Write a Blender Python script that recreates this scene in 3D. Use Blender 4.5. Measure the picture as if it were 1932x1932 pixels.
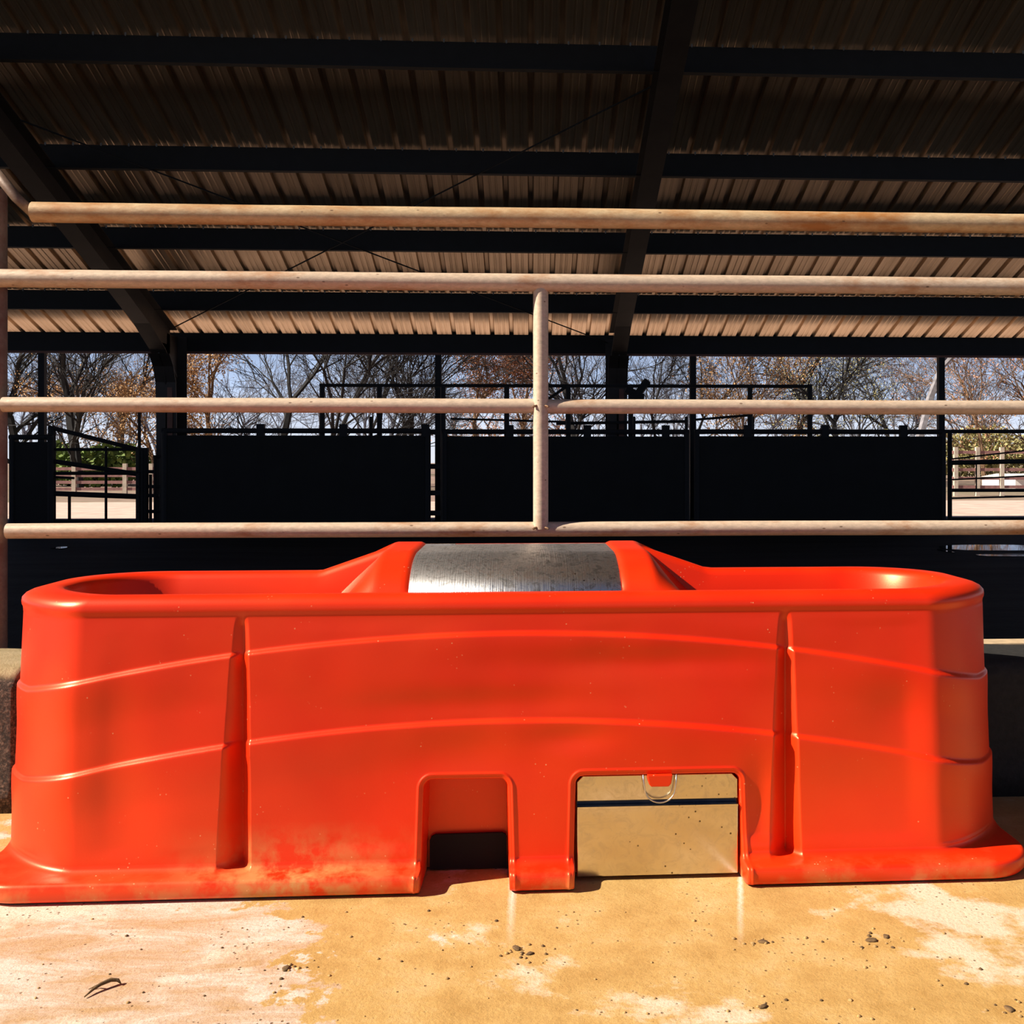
import bpy, bmesh, math, random
from mathutils import Vector, Matrix, noise
random.seed(7)
PI = math.pi
for o in list(bpy.data.objects): bpy.data.objects.remove(o)
S = bpy.context.scene
C = S.collection

# ------------------------------------------------------------------ camera
EYE = 0.858; F = 2000.0; PX = 1104.0; PY = 865.0
TH = math.atan(0.052); cs, sn = math.cos(TH), math.sin(TH)
cam = bpy.data.cameras.new('camera'); cam_o = bpy.data.objects.new('camera', cam); C.objects.link(cam_o)
cam_o.location = (0, 0, EYE); cam_o.rotation_euler = (PI/2, 0, -TH)
cam.sensor_width = 36; cam.lens = F/1932*36
cam.shift_x = (966-PX)/1932; cam.shift_y = (PY-966)/1932
cam.clip_start = 0.05; cam.clip_end = 600
S.camera = cam_o

# ------------------------------------------------------------------ sky, sun, exposure
W = bpy.data.worlds.new('world'); S.world = W; W.use_nodes = True
wn = W.node_tree.nodes; wl = W.node_tree.links; wn.clear()
TO_SUN = Vector((-0.76, -0.155, 0.60)).normalized()
tcw = wn.new('ShaderNodeTexCoord'); sxyz = wn.new('ShaderNodeSeparateXYZ'); wl.new(tcw.outputs['Generated'], sxyz.inputs[0])
skyr = wn.new('ShaderNodeValToRGB'); wl.new(sxyz.outputs[2], skyr.inputs[0]); el = skyr.color_ramp.elements
while len(el) < 5: el.new(0.5)
for e_, (p_, c_) in zip(el, ((0.0, (.86, .89, .97)), (0.07, (.54, .69, .98)), (0.13, (.22, .32, .55)), (0.28, (.04, .07, .17)), (1.0, (.014, .028, .075)))):
    e_.position = p_; e_.color = (*c_, 1)
wno = wn.new('ShaderNodeTexNoise'); wno.inputs['Scale'].default_value = 5.0; wno.inputs['Detail'].default_value = 6
wmp = wn.new('ShaderNodeMapping'); wmp.inputs['Scale'].default_value = (1, 1, 3.5); wl.new(tcw.outputs['Generated'], wmp.inputs[0]); wl.new(wmp.outputs[0], wno.inputs['Vector'])
wcr = wn.new('ShaderNodeValToRGB'); wcr.color_ramp.elements[0].position = 0.45; wcr.color_ramp.elements[1].position = 0.75; wl.new(wno.outputs[0], wcr.inputs[0])
wmx = wn.new('ShaderNodeMix'); wmx.data_type = 'RGBA'; wmx.blend_type = 'MIX'; wl.new(wcr.outputs[0], wmx.inputs[0]); wl.new(skyr.outputs[0], wmx.inputs[6])
wsc = wn.new('ShaderNodeMix'); wsc.data_type = 'RGBA'; wsc.blend_type = 'ADD'; wsc.inputs[0].default_value = 0.12; wl.new(skyr.outputs[0], wsc.inputs[6]); wsc.inputs[7].default_value = (1, 1, 1, 1)
wl.new(wsc.outputs[2], wmx.inputs[7])
bgn = wn.new('ShaderNodeBackground'); bgn.inputs[1].default_value = 0.95
won = wn.new('ShaderNodeOutputWorld')
wl.new(wmx.outputs[2], bgn.inputs[0]); wl.new(bgn.outputs[0], won.inputs[0])
sun = bpy.data.lights.new('sun', 'SUN'); sun.energy = 9.6; sun.angle = 0.009; sun.color = (1.0, 0.9, 0.76)
sun_o = bpy.data.objects.new('sun', sun); C.objects.link(sun_o)
sun_o.rotation_euler = TO_SUN.to_track_quat('Z', 'Y').to_euler(); sun_o.location = TO_SUN*40
S.view_settings.view_transform = 'Standard'; S.view_settings.look = 'None'
S.view_settings.exposure = 0.0; S.view_settings.gamma = 1.0; S.view_settings.use_curve_mapping = False

def at(px, py, Y):
    """world point on the plane y = Y seen at that place of the frame"""
    a = (px-PX)/F; b = (PY-py)/F
    dx = cs*a+sn; dy = -sn*a+cs; t = Y/dy
    return Vector((dx*t, Y, EYE+b*t))

# ------------------------------------------------------------------ materials
def new_mat(name):
    m = bpy.data.materials.new(name); m.use_nodes = True
    nt = m.node_tree; b = nt.nodes['Principled BSDF']
    return m, nt, b
def N(nt, typ, **kw):
    n = nt.nodes.new(typ)
    for k, v in kw.items():
        if isinstance(v, tuple) and k.startswith('i_'): n.inputs[k[2:]].default_value = v
        elif k.startswith('i_'): n.inputs[k[2:].replace('_', ' ')].default_value = v
        else: setattr(n, k, v)
    return n
def ramp(nt, src, stops):
    r = nt.nodes.new('ShaderNodeValToRGB'); e = r.color_ramp.elements
    while len(e) < len(stops): e.new(0.5)
    for i, (p, c) in enumerate(stops):
        e[i].position = p; e[i].color = (c[0], c[1], c[2], 1) if isinstance(c, tuple) else (c, c, c, 1)
    nt.links.new(src, r.inputs[0]); return r.outputs[0]
def mix(nt, fac, a, b, mode='MIX'):
    n = nt.nodes.new('ShaderNodeMix'); n.data_type = 'RGBA'; n.blend_type = mode
    for sock, v in ((0, fac), (6, a), (7, b)):
        if isinstance(v, (tuple, float, int)):
            n.inputs[sock].default_value = (v[0], v[1], v[2], 1) if isinstance(v, tuple) else v
        else: nt.links.new(v, n.inputs[sock])
    return n.outputs[2]
def noise_tex(nt, scale, detail=4, rough=0.55, vec=None, dist=0.0):
    n = nt.nodes.new('ShaderNodeTexNoise'); n.inputs['Scale'].default_value = scale
    n.inputs['Detail'].default_value = detail; n.inputs['Roughness'].default_value = rough
    n.inputs['Distortion'].default_value = dist
    if vec is None:
        tc = nt.nodes.new('ShaderNodeTexCoord'); vec = tc.outputs['Object']
    nt.links.new(vec, n.inputs['Vector']); return n.outputs[0]
def vor(nt, scale, vec, feature='F1'):
    n = nt.nodes.new('ShaderNodeTexVoronoi'); n.inputs['Scale'].default_value = scale; n.feature = feature
    nt.links.new(vec, n.inputs['Vector']); return n.outputs['Distance']
def objvec(nt, scale=(1, 1, 1), loc=(0, 0, 0)):
    tc = nt.nodes.new('ShaderNodeTexCoord'); mp = nt.nodes.new('ShaderNodeMapping')
    mp.inputs['Scale'].default_value = scale; mp.inputs['Location'].default_value = loc
    nt.links.new(tc.outputs['Object'], mp.inputs[0]); return mp.outputs[0]
def bump(nt, b, h, strength=0.3, dist=0.01):
    n = nt.nodes.new('ShaderNodeBump'); n.inputs['Strength'].default_value = strength
    n.inputs['Distance'].default_value = dist; nt.links.new(h, n.inputs['Height'])
    nt.links.new(n.outputs[0], b.inputs['Normal'])
def math_n(nt, op, a, b=None, clamp=False):
    n = nt.nodes.new('ShaderNodeMath'); n.operation = op; n.use_clamp = clamp
    for i, v in enumerate((a, b)):
        if v is None: continue
        if isinstance(v, (int, float)): n.inputs[i].default_value = v
        else: nt.links.new(v, n.inputs[i])
    return n.outputs[0]
def simple(name, col, rough=0.6, metal=0.0, var=0.25, scale=30.0, bstr=0.15, bdist=0.004):
    m, nt, b = new_mat(name)
    n = noise_tex(nt, scale, 5)
    c0 = tuple(max(0, x*(1-var)) for x in col); c1 = tuple(min(1, x*(1+var)) for x in col)
    nt.links.new(ramp(nt, n, [(0.3, c0), (0.7, c1)]), b.inputs['Base Color'])
    b.inputs['Roughness'].default_value = rough; b.inputs['Metallic'].default_value = metal
    if bstr: bump(nt, b, n, bstr, bdist)
    return m

# moulded red plastic with dust near its foot
M_red, nt, b = new_mat('red_plastic')
v = objvec(nt); n1 = noise_tex(nt, 3.2, 4, 0.5, v); n2 = noise_tex(nt, 420, 2, 0.6, v); n3 = noise_tex(nt, 14, 6, 0.65, v)
base = ramp(nt, n1, [(0.35, (0.76, 0.016, 0.0008)), (0.7, (0.80, 0.036, 0.003))])
sep = nt.nodes.new('ShaderNodeSeparateXYZ'); nt.links.new(v, sep.inputs[0])
low = math_n(nt, 'SUBTRACT', 1.0, math_n(nt, 'MULTIPLY', sep.outputs[2], 7.5), True)
# dust thickest beside the left groove
dx = math_n(nt, 'ABSOLUTE', math_n(nt, 'ADD', sep.outputs[0], 0.44))
near = math_n(nt, 'SUBTRACT', 1.0, math_n(nt, 'MULTIPLY', dx, 3.6), True)
dm = math_n(nt, 'MULTIPLY', math_n(nt, 'MULTIPLY', low, near), ramp(nt, n3, [(0.4, 0.0), (0.58, 1.0)]))
gm = math_n(nt, 'MULTIPLY', math_n(nt, 'SUBTRACT', 1.0, math_n(nt, 'MULTIPLY', sep.outputs[2], 22.0), True), ramp(nt, n3, [(0.45, 0.0), (0.62, 0.5)]))
base = mix(nt, math_n(nt, 'MAXIMUM', dm, gm), base, (0.52, 0.36, 0.12))
vd = vor(nt, 90, v); spk = math_n(nt, 'MULTIPLY', ramp(nt, vd, [(0.10, 1.0), (0.16, 0.0)]), ramp(nt, n3, [(0.56, 0.0), (0.64, 0.7)]))
base = mix(nt, spk, base, (0.85, 0.42, 0.2))
nt.links.new(base, b.inputs['Base Color'])
b.inputs['Roughness'].default_value = 0.38; b.inputs['Specular IOR Level'].default_value = 0.9; b.inputs['Specular Tint'].default_value = (1.0, 0.62, 0.34, 1); b.inputs['IOR'].default_value = 1.55
bump(nt, b, n2, 0.06, 0.002)

# stainless steel sheet
def steel(name, dirt, col, rough):
    m, nt, b = new_mat(name)
    v = objvec(nt, (1, 1, 1)); v2 = objvec(nt, (6, 60, 60))
    n1 = noise_tex(nt, 38, 8, 0.75, v, 1.2); n2 = noise_tex(nt, 5, 4, 0.5, v)
    bc = mix(nt, math_n(nt, 'MULTIPLY', ramp(nt, n1, [(0.48, 0.0), (0.60, 1.0)]), dirt), col, (0.10, 0.085, 0.07))
    vd = vor(nt, 55, v); sp = ramp(nt, vd, [(0.09, 1.0), (0.13, 0.0)])
    bc = mix(nt, math_n(nt, 'MULTIPLY', sp, ramp(nt, n2, [(0.5, 0.0), (0.6, 0.9)])), bc, (0.07, 0.04, 0.02))
    nt.links.new(bc, b.inputs['Base Color']); b.inputs['Metallic'].default_value = 1.0
    nt.links.new(ramp(nt, n1, [(0.3, rough), (0.75, rough+0.22)]), b.inputs['Roughness'])
    bump(nt, b, noise_tex(nt, 1.0, 3, 0.6, objvec(nt, (420, 5, 5))) if dirt > .5 else n1, 0.3 if dirt > .5 else 0.04, 0.003 if dirt > .5 else 0.002)
    return m
M_steel_top = steel('weathered_steel', 0.7, (0.85, 0.85, 0.86), 0.26)
M_steel = steel('polished_steel', 0.12, (0.66, 0.60, 0.50), 0.09)
M_wire = simple('wire', (0.6, 0.58, 0.5), 0.3, 1.0, 0.1)
M_dark_slot = simple('dark_steel', (0.05, 0.06, 0.09), 0.35, 1.0, 0.2)

# weathered pipe, beige with rust blooms
def pipe_mat(name, beige, rustc, lo, hi):
    m, nt, b = new_mat(name); v = objvec(nt, (0.45, 1, 1))
    n1 = noise_tex(nt, 9, 8, 0.7, v); n2 = noise_tex(nt, 110, 5, 0.7, v)
    bb = ramp(nt, n2, [(0.3, tuple(x*0.72 for x in beige)), (0.65, beige)])
    c = mix(nt, ramp(nt, n1, [(lo, 0.0), (hi, 1.0)]), bb, rustc)
    c = mix(nt, ramp(nt, vor(nt, 34, v), [(0.05, 0.75), (0.09, 0.0)]), c, (0.10, 0.04, 0.015))
    nt.links.new(c, b.inputs['Base Color']); b.inputs['Roughness'].default_value = 0.5
    b.inputs['Metallic'].default_value = 0.15
    bump(nt, b, n2, 0.35, 0.002); return m
M_pipe = pipe_mat('weathered_pipe', (0.68, 0.52, 0.38), (0.42, 0.20, 0.09), 0.54, 0.72)
M_pipe_rust = pipe_mat('rusty_pipe', (0.66, 0.47, 0.27), (0.40, 0.17, 0.05), 0.44, 0.66)
M_post = pipe_mat('old_pipe', (0.25, 0.17, 0.12), (0.15, 0.07, 0.04), 0.42, 0.6)
M_weld = simple('weld', (0.24, 0.13, 0.07), 0.6, 0.4, 0.4, 200)
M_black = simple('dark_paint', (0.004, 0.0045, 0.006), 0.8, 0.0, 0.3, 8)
M_frame = simple('brown_primer', (0.020, 0.014, 0.011), 0.6, 0.1, 0.35, 5)
M_colstrip = simple('rust_brown_flange', (0.12, 0.045, 0.028), 0.6, 0.1, 0.3, 6)
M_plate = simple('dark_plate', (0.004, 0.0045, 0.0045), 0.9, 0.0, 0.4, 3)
M_screw = simple('zinc_screw', (0.16, 0.16, 0.16), 0.5, 0.3, 0.2)

# ribbed roof sheet: galvanised, streaked along the fall
M_roof, nt, b = new_mat('galvanised_sheet')
v = objvec(nt, (26, 0.35, 0.35)); v2 = objvec(nt, (1.2, 0.6, 0.6))
n1 = noise_tex(nt, 1.0, 5, 0.65, v); n2 = noise_tex(nt, 1.0, 4, 0.6, v2)
c = ramp(nt, n1, [(0.3, (0.38, 0.27, 0.17)), (0.7, (0.86, 0.66, 0.46))])
c = mix(nt, 0.5, c, ramp(nt, n2, [(0.3, (0.46, 0.35, 0.23)), (0.7, (0.86, 0.68, 0.49))]))
nt.links.new(c, b.inputs['Base Color']); b.inputs['Metallic'].default_value = 0.74; b.inputs['Roughness'].default_value = 0.38
bump(nt, b, n1, 0.1, 0.004)

# sunlit concrete apron
M_conc, nt, b = new_mat('concrete_apron')
v = objvec(nt)
na = noise_tex(nt, 1.7, 7, 0.62, v, 0.4); nb = noise_tex(nt, 7, 8, 0.7, v); nc = noise_tex(nt, 160, 4, 0.7, v); nd = noise_tex(nt, 42, 6, 0.7, v)
tan = ramp(nt, nb, [(0.28, (0.36, 0.195, 0.045)), (0.5, (0.49, 0.30, 0.095)), (0.72, (0.58, 0.40, 0.18))])
sep = nt.nodes.new('ShaderNodeSeparateXYZ'); nt.links.new(v, sep.inputs[0])
# pale scoured patch, left of the middle
left = math_n(nt, 'SUBTRACT', 0.62, math_n(nt, 'ABSOLUTE', math_n(nt, 'ADD', sep.outputs[0], 0.74)))
edge = math_n(nt, 'ADD', math_n(nt, 'MULTIPLY', left, 1.35), math_n(nt, 'MULTIPLY', math_n(nt, 'SUBTRACT', na, 0.5), 2.4))
edge = math_n(nt, 'ADD', edge, math_n(nt, 'MULTIPLY', math_n(nt, 'SUBTRACT', nb, 0.5), 1.8))
pm = ramp(nt, edge, [(0.36, 0.0), (0.42, 1.0)])
ns = noise_tex(nt, 5, 8, 0.72, objvec(nt, (0.8, 2.2, 1)), 0.6)
pale = ramp(nt, ns, [(0.38, (0.44, 0.27, 0.13)), (0.50, (0.52, 0.37, 0.26)), (0.60, (0.62, 0.52, 0.44))])
c = mix(nt, pm, tan, pale)
# whitish scuffs elsewhere
c = mix(nt, ramp(nt, math_n(nt, 'ADD', na, math_n(nt, 'MULTIPLY', nb, 0.35)), [(0.74, 0.0), (0.80, 0.75)]), c, (0.70, 0.58, 0.46))
c = mix(nt, ramp(nt, nc, [(0.32, 0.45), (0.5, 0.0)]), c, (0.34, 0.19, 0.06))
pit = math_n(nt, 'MULTIPLY', ramp(nt, vor(nt, 60, v), [(0.10, 1.0), (0.17, 0.0)]), ramp(nt, nb, [(0.50, 0.0), (0.58, 0.9)]))
c = mix(nt, pit, c, (0.12, 0.065, 0.02))
# two painted streaks standing in for the opening lips' reflections on the slab
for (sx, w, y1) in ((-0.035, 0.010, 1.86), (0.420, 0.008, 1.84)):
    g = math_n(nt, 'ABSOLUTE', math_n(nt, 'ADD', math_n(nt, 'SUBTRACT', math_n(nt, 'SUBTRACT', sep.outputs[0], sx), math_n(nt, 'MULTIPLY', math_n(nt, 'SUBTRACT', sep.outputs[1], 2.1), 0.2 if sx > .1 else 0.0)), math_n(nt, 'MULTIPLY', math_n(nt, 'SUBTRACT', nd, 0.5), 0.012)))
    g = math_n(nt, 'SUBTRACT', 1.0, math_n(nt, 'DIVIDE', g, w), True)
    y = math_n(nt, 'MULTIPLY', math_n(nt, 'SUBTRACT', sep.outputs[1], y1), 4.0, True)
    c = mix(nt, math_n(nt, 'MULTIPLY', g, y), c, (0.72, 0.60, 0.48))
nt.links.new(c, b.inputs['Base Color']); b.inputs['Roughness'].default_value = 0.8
h = math_n(nt, 'ADD', math_n(nt, 'MULTIPLY', nd, 0.6), math_n(nt, 'MULTIPLY', nc, 0.35)); h = math_n(nt, 'SUBTRACT', h, math_n(nt, 'MULTIPLY', pit, 0.5))
bump(nt, b, h, 0.5, 0.008)

M_curb, nt, b = new_mat('aggregate_concrete')
v = objvec(nt); nb = noise_tex(nt, 120, 6, 0.75, v); nc = noise_tex(nt, 12, 4, 0.6, v)
geo = nt.nodes.new('ShaderNodeNewGeometry'); sp = nt.nodes.new('ShaderNodeSeparateXYZ'); nt.links.new(v, sp.inputs[0])
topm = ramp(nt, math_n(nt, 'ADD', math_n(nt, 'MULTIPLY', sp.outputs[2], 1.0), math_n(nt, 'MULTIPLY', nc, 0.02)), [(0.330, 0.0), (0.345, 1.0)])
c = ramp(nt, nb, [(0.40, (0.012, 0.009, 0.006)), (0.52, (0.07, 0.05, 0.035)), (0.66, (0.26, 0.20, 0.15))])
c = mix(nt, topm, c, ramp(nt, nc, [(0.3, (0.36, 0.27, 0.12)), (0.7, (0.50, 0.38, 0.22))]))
nt.links.new(c, b.inputs['Base Color']); b.inputs['Roughness'].default_value = 0.9; bump(nt, b, nb, 0.9, 0.01)

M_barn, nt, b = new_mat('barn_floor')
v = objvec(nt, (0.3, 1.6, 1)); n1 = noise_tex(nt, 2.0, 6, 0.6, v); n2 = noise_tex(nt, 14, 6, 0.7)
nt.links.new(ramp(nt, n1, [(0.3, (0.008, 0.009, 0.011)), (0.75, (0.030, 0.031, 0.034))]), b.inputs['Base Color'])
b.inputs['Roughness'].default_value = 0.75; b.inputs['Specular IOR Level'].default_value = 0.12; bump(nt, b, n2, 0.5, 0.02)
M_water, nt, b = new_mat('standing_water')
b.inputs['Base Color'].default_value = (0.01, 0.011, 0.012, 1); b.inputs['Roughness'].default_value = 0.03
b.inputs['Metallic'].default_value = 0.0; b.inputs['IOR'].default_value = 1.33; b.inputs['Specular IOR Level'].default_value = 1.0
bump(nt, b, noise_tex(nt, 6, 2), 0.02, 0.01)

M_field, nt, b = new_mat('pasture')
v = objvec(nt); n1 = noise_tex(nt, 0.12, 6, 0.6, v); n2 = noise_tex(nt, 2.4, 8, 0.75, v)
c = ramp(nt, n1, [(0.36, (0.30, 0.17, 0.16)), (0.5, (0.28, 0.20, 0.13)), (0.62, (0.15, 0.17, 0.05))])
c = mix(nt, 0.6, c, ramp(nt, n2, [(0.3, (0.12, 0.08, 0.06)), (0.68, (0.42, 0.28, 0.25))]))
nt.links.new(c, b.inputs['Base Color']); b.inputs['Roughness'].default_value = 0.95
M_lane = simple('pale_gravel', (0.60, 0.44, 0.37), 0.9, 0, 0.2, 3)
M_yard = simple('darkened_unseen_yard', (0.035, 0.03, 0.022), 0.9, 0, 0.4, 3)  # ground out of view, tone darkened to cut bounce light
M_bark = simple('bark', (0.018, 0.017, 0.018), 0.9, 0, 0.4, 8, 0)
M_bark_brown = simple('brown_bark', (0.17, 0.10, 0.055), 0.9, 0, 0.4, 8, 0)
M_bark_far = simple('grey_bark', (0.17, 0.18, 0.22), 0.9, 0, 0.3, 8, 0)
M_bark_pale = simple('pale_bark', (0.22, 0.21, 0.23), 0.9, 0, 0.3, 8, 0)
def leaf_mat(name, a, c2):
    m, nt, b = new_mat(name)
    nt.links.new(ramp(nt, noise_tex(nt, 1.7, 5, 0.8), [(0.32, a), (0.68, c2)]), b.inputs['Base Color'])
    b.inputs['Roughness'].default_value = 0.8; return m
M_leaf_tan = leaf_mat('tan_leaves', (0.30, 0.14, 0.05), (0.66, 0.42, 0.20))
M_leaf_red = leaf_mat('russet_leaves', (0.34, 0.13, 0.06), (0.62, 0.33, 0.20))
M_leaf_green = leaf_mat('green_leaves', (0.05, 0.10, 0.02), (0.22, 0.30, 0.06))
M_leaf_olive = leaf_mat('olive_leaves', (0.20, 0.19, 0.06), (0.50, 0.44, 0.20))
M_white = simple('white_siding', (0.80, 0.78, 0.74), 0.7, 0, 0.05, 4, 0.05)
M_shed_roof = simple('shed_roof', (0.35, 0.34, 0.33), 0.5, 0.3, 0.1, 4, 0.05)
M_pale_post = simple('pale_timber', (0.55, 0.47, 0.38), 0.8, 0, 0.2, 12)
M_mauve = simple('red_pipe_corral', (0.30, 0.15, 0.14), 0.7, 0, 0.25, 12)
M_dung = simple('dried_mud', (0.13, 0.075, 0.03), 0.95, 0, 0.5, 60, 0.6)
M_grit = simple('sandy_grit', (0.42, 0.26, 0.10), 0.95, 0, 0.5, 60, 0.5)

# ------------------------------------------------------------------ helpers
def mesh_obj(name, verts, faces, mat, parent=None, smooth=False, mats=None):
    me = bpy.data.meshes.new(name); me.from_pydata([tuple(p) for p in verts], [], faces); me.update()
    bm = bmesh.new(); bm.from_mesh(me); bmesh.ops.recalc_face_normals(bm, faces=bm.faces); bm.to_mesh(me); bm.free()
    o = bpy.data.objects.new(name, me); C.objects.link(o); me.materials.append(mat)
    if smooth:
        for p in me.polygons: p.use_smooth = True
    if parent: o.parent = parent
    return o
class MB:
    def __init__(s): s.v = []; s.f = []
    def box(s, x0, x1, y0, y1, z0, z1):
        k = len(s.v)
        s.v += [Vector(p) for p in ((x0,y0,z0),(x1,y0,z0),(x1,y1,z0),(x0,y1,z0),(x0,y0,z1),(x1,y0,z1),(x1,y1,z1),(x0,y1,z1))]
        s.f += [tuple(k+i for i in q) for q in ((0,3,2,1),(4,5,6,7),(0,1,5,4),(1,2,6,5),(2,3,7,6),(3,0,4,7))]; return s
    def prism(s, poly, ax, a, b2):
        """poly: 2D points in the other two axes; extruded along axis ax from a to b2"""
        k = len(s.v); n = len(poly)
        for t in (a, b2):
            for (p, q) in poly:
                s.v.append(Vector((t, p, q)) if ax == 0 else Vector((p, t, q)) if ax == 1 else Vector((p, q, t)))
        s.f.append(tuple(range(k, k+n))); s.f.append(tuple(range(k+2*n-1, k+n-1, -1)))
        for i in range(n): j = (i+1) % n; s.f.append((k+i, k+j, k+n+j, k+n+i))
        return s
    def tube(s, pts, radii, n=12, caps=True):
        pts = [Vector(p) for p in pts]
        if not isinstance(radii, (list, tuple)): radii = [radii]*len(pts)
        k = len(s.v); prev = None
        for i, p in enumerate(pts):
            d = (pts[min(i+1, len(pts)-1)]-pts[max(i-1, 0)]).normalized()
            if prev is None:
                up = Vector((0, 0, 1)) if abs(d.z) < 0.9 else Vector((1, 0, 0)); x = d.cross(up).normalized()
            else: x = (prev-d*prev.dot(d)).normalized()
            prev = x; y = d.cross(x)
            for j in range(n):
                a = 2*PI*j/n; s.v.append(p+(x*math.cos(a)+y*math.sin(a))*radii[i])
        for i in range(len(pts)-1):
            for j in range(n):
                j2 = (j+1) % n
                s.f.append((k+i*n+j, k+i*n+j2, k+(i+1)*n+j2, k+(i+1)*n+j))
        if caps:
            s.f.append(tuple(k+j for j in reversed(range(n)))); s.f.append(tuple(k+(len(pts)-1)*n+j for j in range(n)))
        return s
    def build(s, name, mat, parent=None, smooth=False):
        return mesh_obj(name, s.v, s.f, mat, parent, smooth)
def smooth_angle(o, deg=35):
    me = o.data
    for p in me.polygons: p.use_smooth = True
    bm = bmesh.new(); bm.from_mesh(me)
    for e in bm.edges:
        if len(e.link_faces) == 2 and e.calc_face_angle(0) > math.radians(deg): e.smooth = False
    bm.to_mesh(me); bm.free()
def bevel(o, w=0.003, seg=2):
    m = o.modifiers.new('bevel', 'BEVEL'); m.width = w; m.segments = seg; m.limit_method = 'ANGLE'
def empty(name, loc=(0, 0, 0), rz=0):
    o = bpy.data.objects.new(name, None); C.objects.link(o); o.location = loc; o.rotation_euler = (0, 0, rz); o.empty_display_size = 0.1
    return o
def tag(o, label=None, cat=None, group=None, kind=None):
    if label: o['label'] = label
    if cat: o['category'] = cat
    if group: o['group'] = group
    if kind: o['kind'] = kind
    return o
def struct(o, label=None):
    o['kind'] = 'structure'
    if label: o['label'] = label
    return o
def rooted(name, pts_origin, label, cat, group=None):
    return tag(empty(name, pts_origin), label, cat, group)
def build_at(mb, name, mat, root, smooth=False):
    """mb holds world coordinates; store them relative to the root"""
    off = Vector(root.location)
    mb.v = [p-off for p in mb.v]
    return mb.build(name, mat, root, smooth)

# ------------------------------------------------------------------ ground
def grid_floor(name, x0, x1, y0, y1, z, th, mat, nx=1, ny=1):
    mb = MB().box(x0, x1, y0, y1, z-th, z); return mb.build(name, mat)
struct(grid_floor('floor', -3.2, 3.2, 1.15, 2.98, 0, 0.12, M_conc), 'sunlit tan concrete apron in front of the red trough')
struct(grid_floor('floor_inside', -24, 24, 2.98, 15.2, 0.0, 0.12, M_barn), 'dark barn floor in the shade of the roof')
struct(MB().box(-150, 150, 15.2, 21.5, -0.15, -0.01).build('ground_lane', M_lane), 'pale gravel lane along the far side of the barn')
fl = MB().box(-150, 150, 21.5, 200, -0.15, -0.01)
struct(fl.build('ground', M_field), 'open pasture ground behind the barn')
fl = MB(); fl.box(-150, 150, -80, 1.15, -0.15, -0.01); fl.box(-150, -24, 1.15, 15.2, -0.15, -0.01); fl.box(24, 150, 1.15, 15.2, -0.15, -0.01)
fl.box(-24, -3.2, 1.15, 2.98, -0.15, -0.01); fl.box(3.2, 24, 1.15, 2.98, -0.15, -0.01)
struct(fl.build('ground_yard', M_yard), 'unseen yard around the concrete apron, darkened to cut bounce light')

# ------------------------------------------------------------------ roof
T = 0.325
def pz(Y): return EYE+6.318-T*Y           # bottom of the purlins
def rz_(Y): return pz(Y)+0.275            # roof sheet
XL, XR = -21.0, 21.0; YF, YB = 2.4, 15.0
prof = []; pitch = 0.2675; x = XL+0.11
while x < XR:
    prof += [(x, 0), (x+0.012, 0.045), (x+0.052, 0.045), (x+0.066, 0), (x+0.122, 0), (x+0.128, 0.007), (x+0.142, 0.007), (x+0.148, 0), (x+0.186, 0), (x+0.192, 0.007), (x+0.206, 0.007), (x+0.212, 0)]
    x += pitch
vs = []; fs = []
for (yy) in (YF, 7.0, 11.0, YB):
    for (px_, h) in prof: vs.append((px_, yy, rz_(yy)+h))
n = len(prof)
for r in range(3):
    for i in range(n-1): fs.append((r*n+i, r*n+i+1, (r+1)*n+i+1, (r+1)*n+i))
roof = mesh_obj('ceiling', vs, fs, M_roof); so = roof.modifiers.new('thickness', 'SOLIDIFY'); so.thickness = 0.002; so.offset = 1
struct(roof, 'ribbed galvanised sheet roof of the open barn')

PUR = [(9.17, 'topmost dark purlin across the roof, nearest the camera in the picture'),
       (10.69, 'dark roof purlin second from the top of the picture'),
       (12.19, 'dark roof purlin just under the topmost fence rail'),
       (13.68, 'dark roof purlin just under the second fence rail'),
       (7.68, 'dark roof purlin above the picture edge'), (6.18, 'dark roof purlin above the picture edge'), (4.68, 'dark roof purlin above the picture edge'), (3.2, 'dark roof purlin above the picture edge')]
screw_me = None
for i, (Y, lab) in enumerate(PUR):
    if i > 4: continue
    root = rooted('purlin', (0, Y, pz(Y)), lab if i < 4 else 'dark roof purlin along the very top edge of the picture', 'beam', 'dark roof purlins')
    w = 0.07
    # Z section: bottom flange, web, top flange, lips
    zz = [(-w, 0.018), (-w, 0), (0.003, 0), (0.003, 0.25), (w, 0.25-T*w), (w, 0.232-T*w), (w-0.003, 0.232-T*w), (w-0.003, 0.247-T*w), (-0.0, 0.247), (-0.0, 0.003), (-w+0.003, 0.003), (-w+0.003, 0.018)]
    MB().prism(zz, 0, XL, XR).build('web', M_black, root)
    # row of roofing screws poking through, one beside each rib
    half = 1932/F*Y*0.6
    xx = XL+0.11+0.09
    while xx < XR:
        p = Vector((xx, Y-0.045, 0)); a = (xx*cs-Y*sn)/(xx*sn+Y*cs)*F+PX
        if -60 < a < 1990 and i < 4:
            zloc = 0.252+T*0.045-0.01
            if screw_me is None:
                so_ = MB().tube([(0, 0, -0.012), (0, 0, 0.014)], [0.008, 0.0095], 6).tube([(0, 0, -0.014), (0, 0, -0.012)], [0.006, 0.008], 6).build('screw', M_screw, root)
                screw_me = so_.data
            else:
                so_ = bpy.data.objects.new('screw', screw_me); C.objects.link(so_); so_.parent = root
            so_.location = (xx, -0.028, 0.245)
        xx += pitch
eave = rooted('eave_beam', (0, 14.62, pz(14.62)), 'long dark eave beam at the low far edge of the roof above the sky strip', 'beam')
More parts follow.
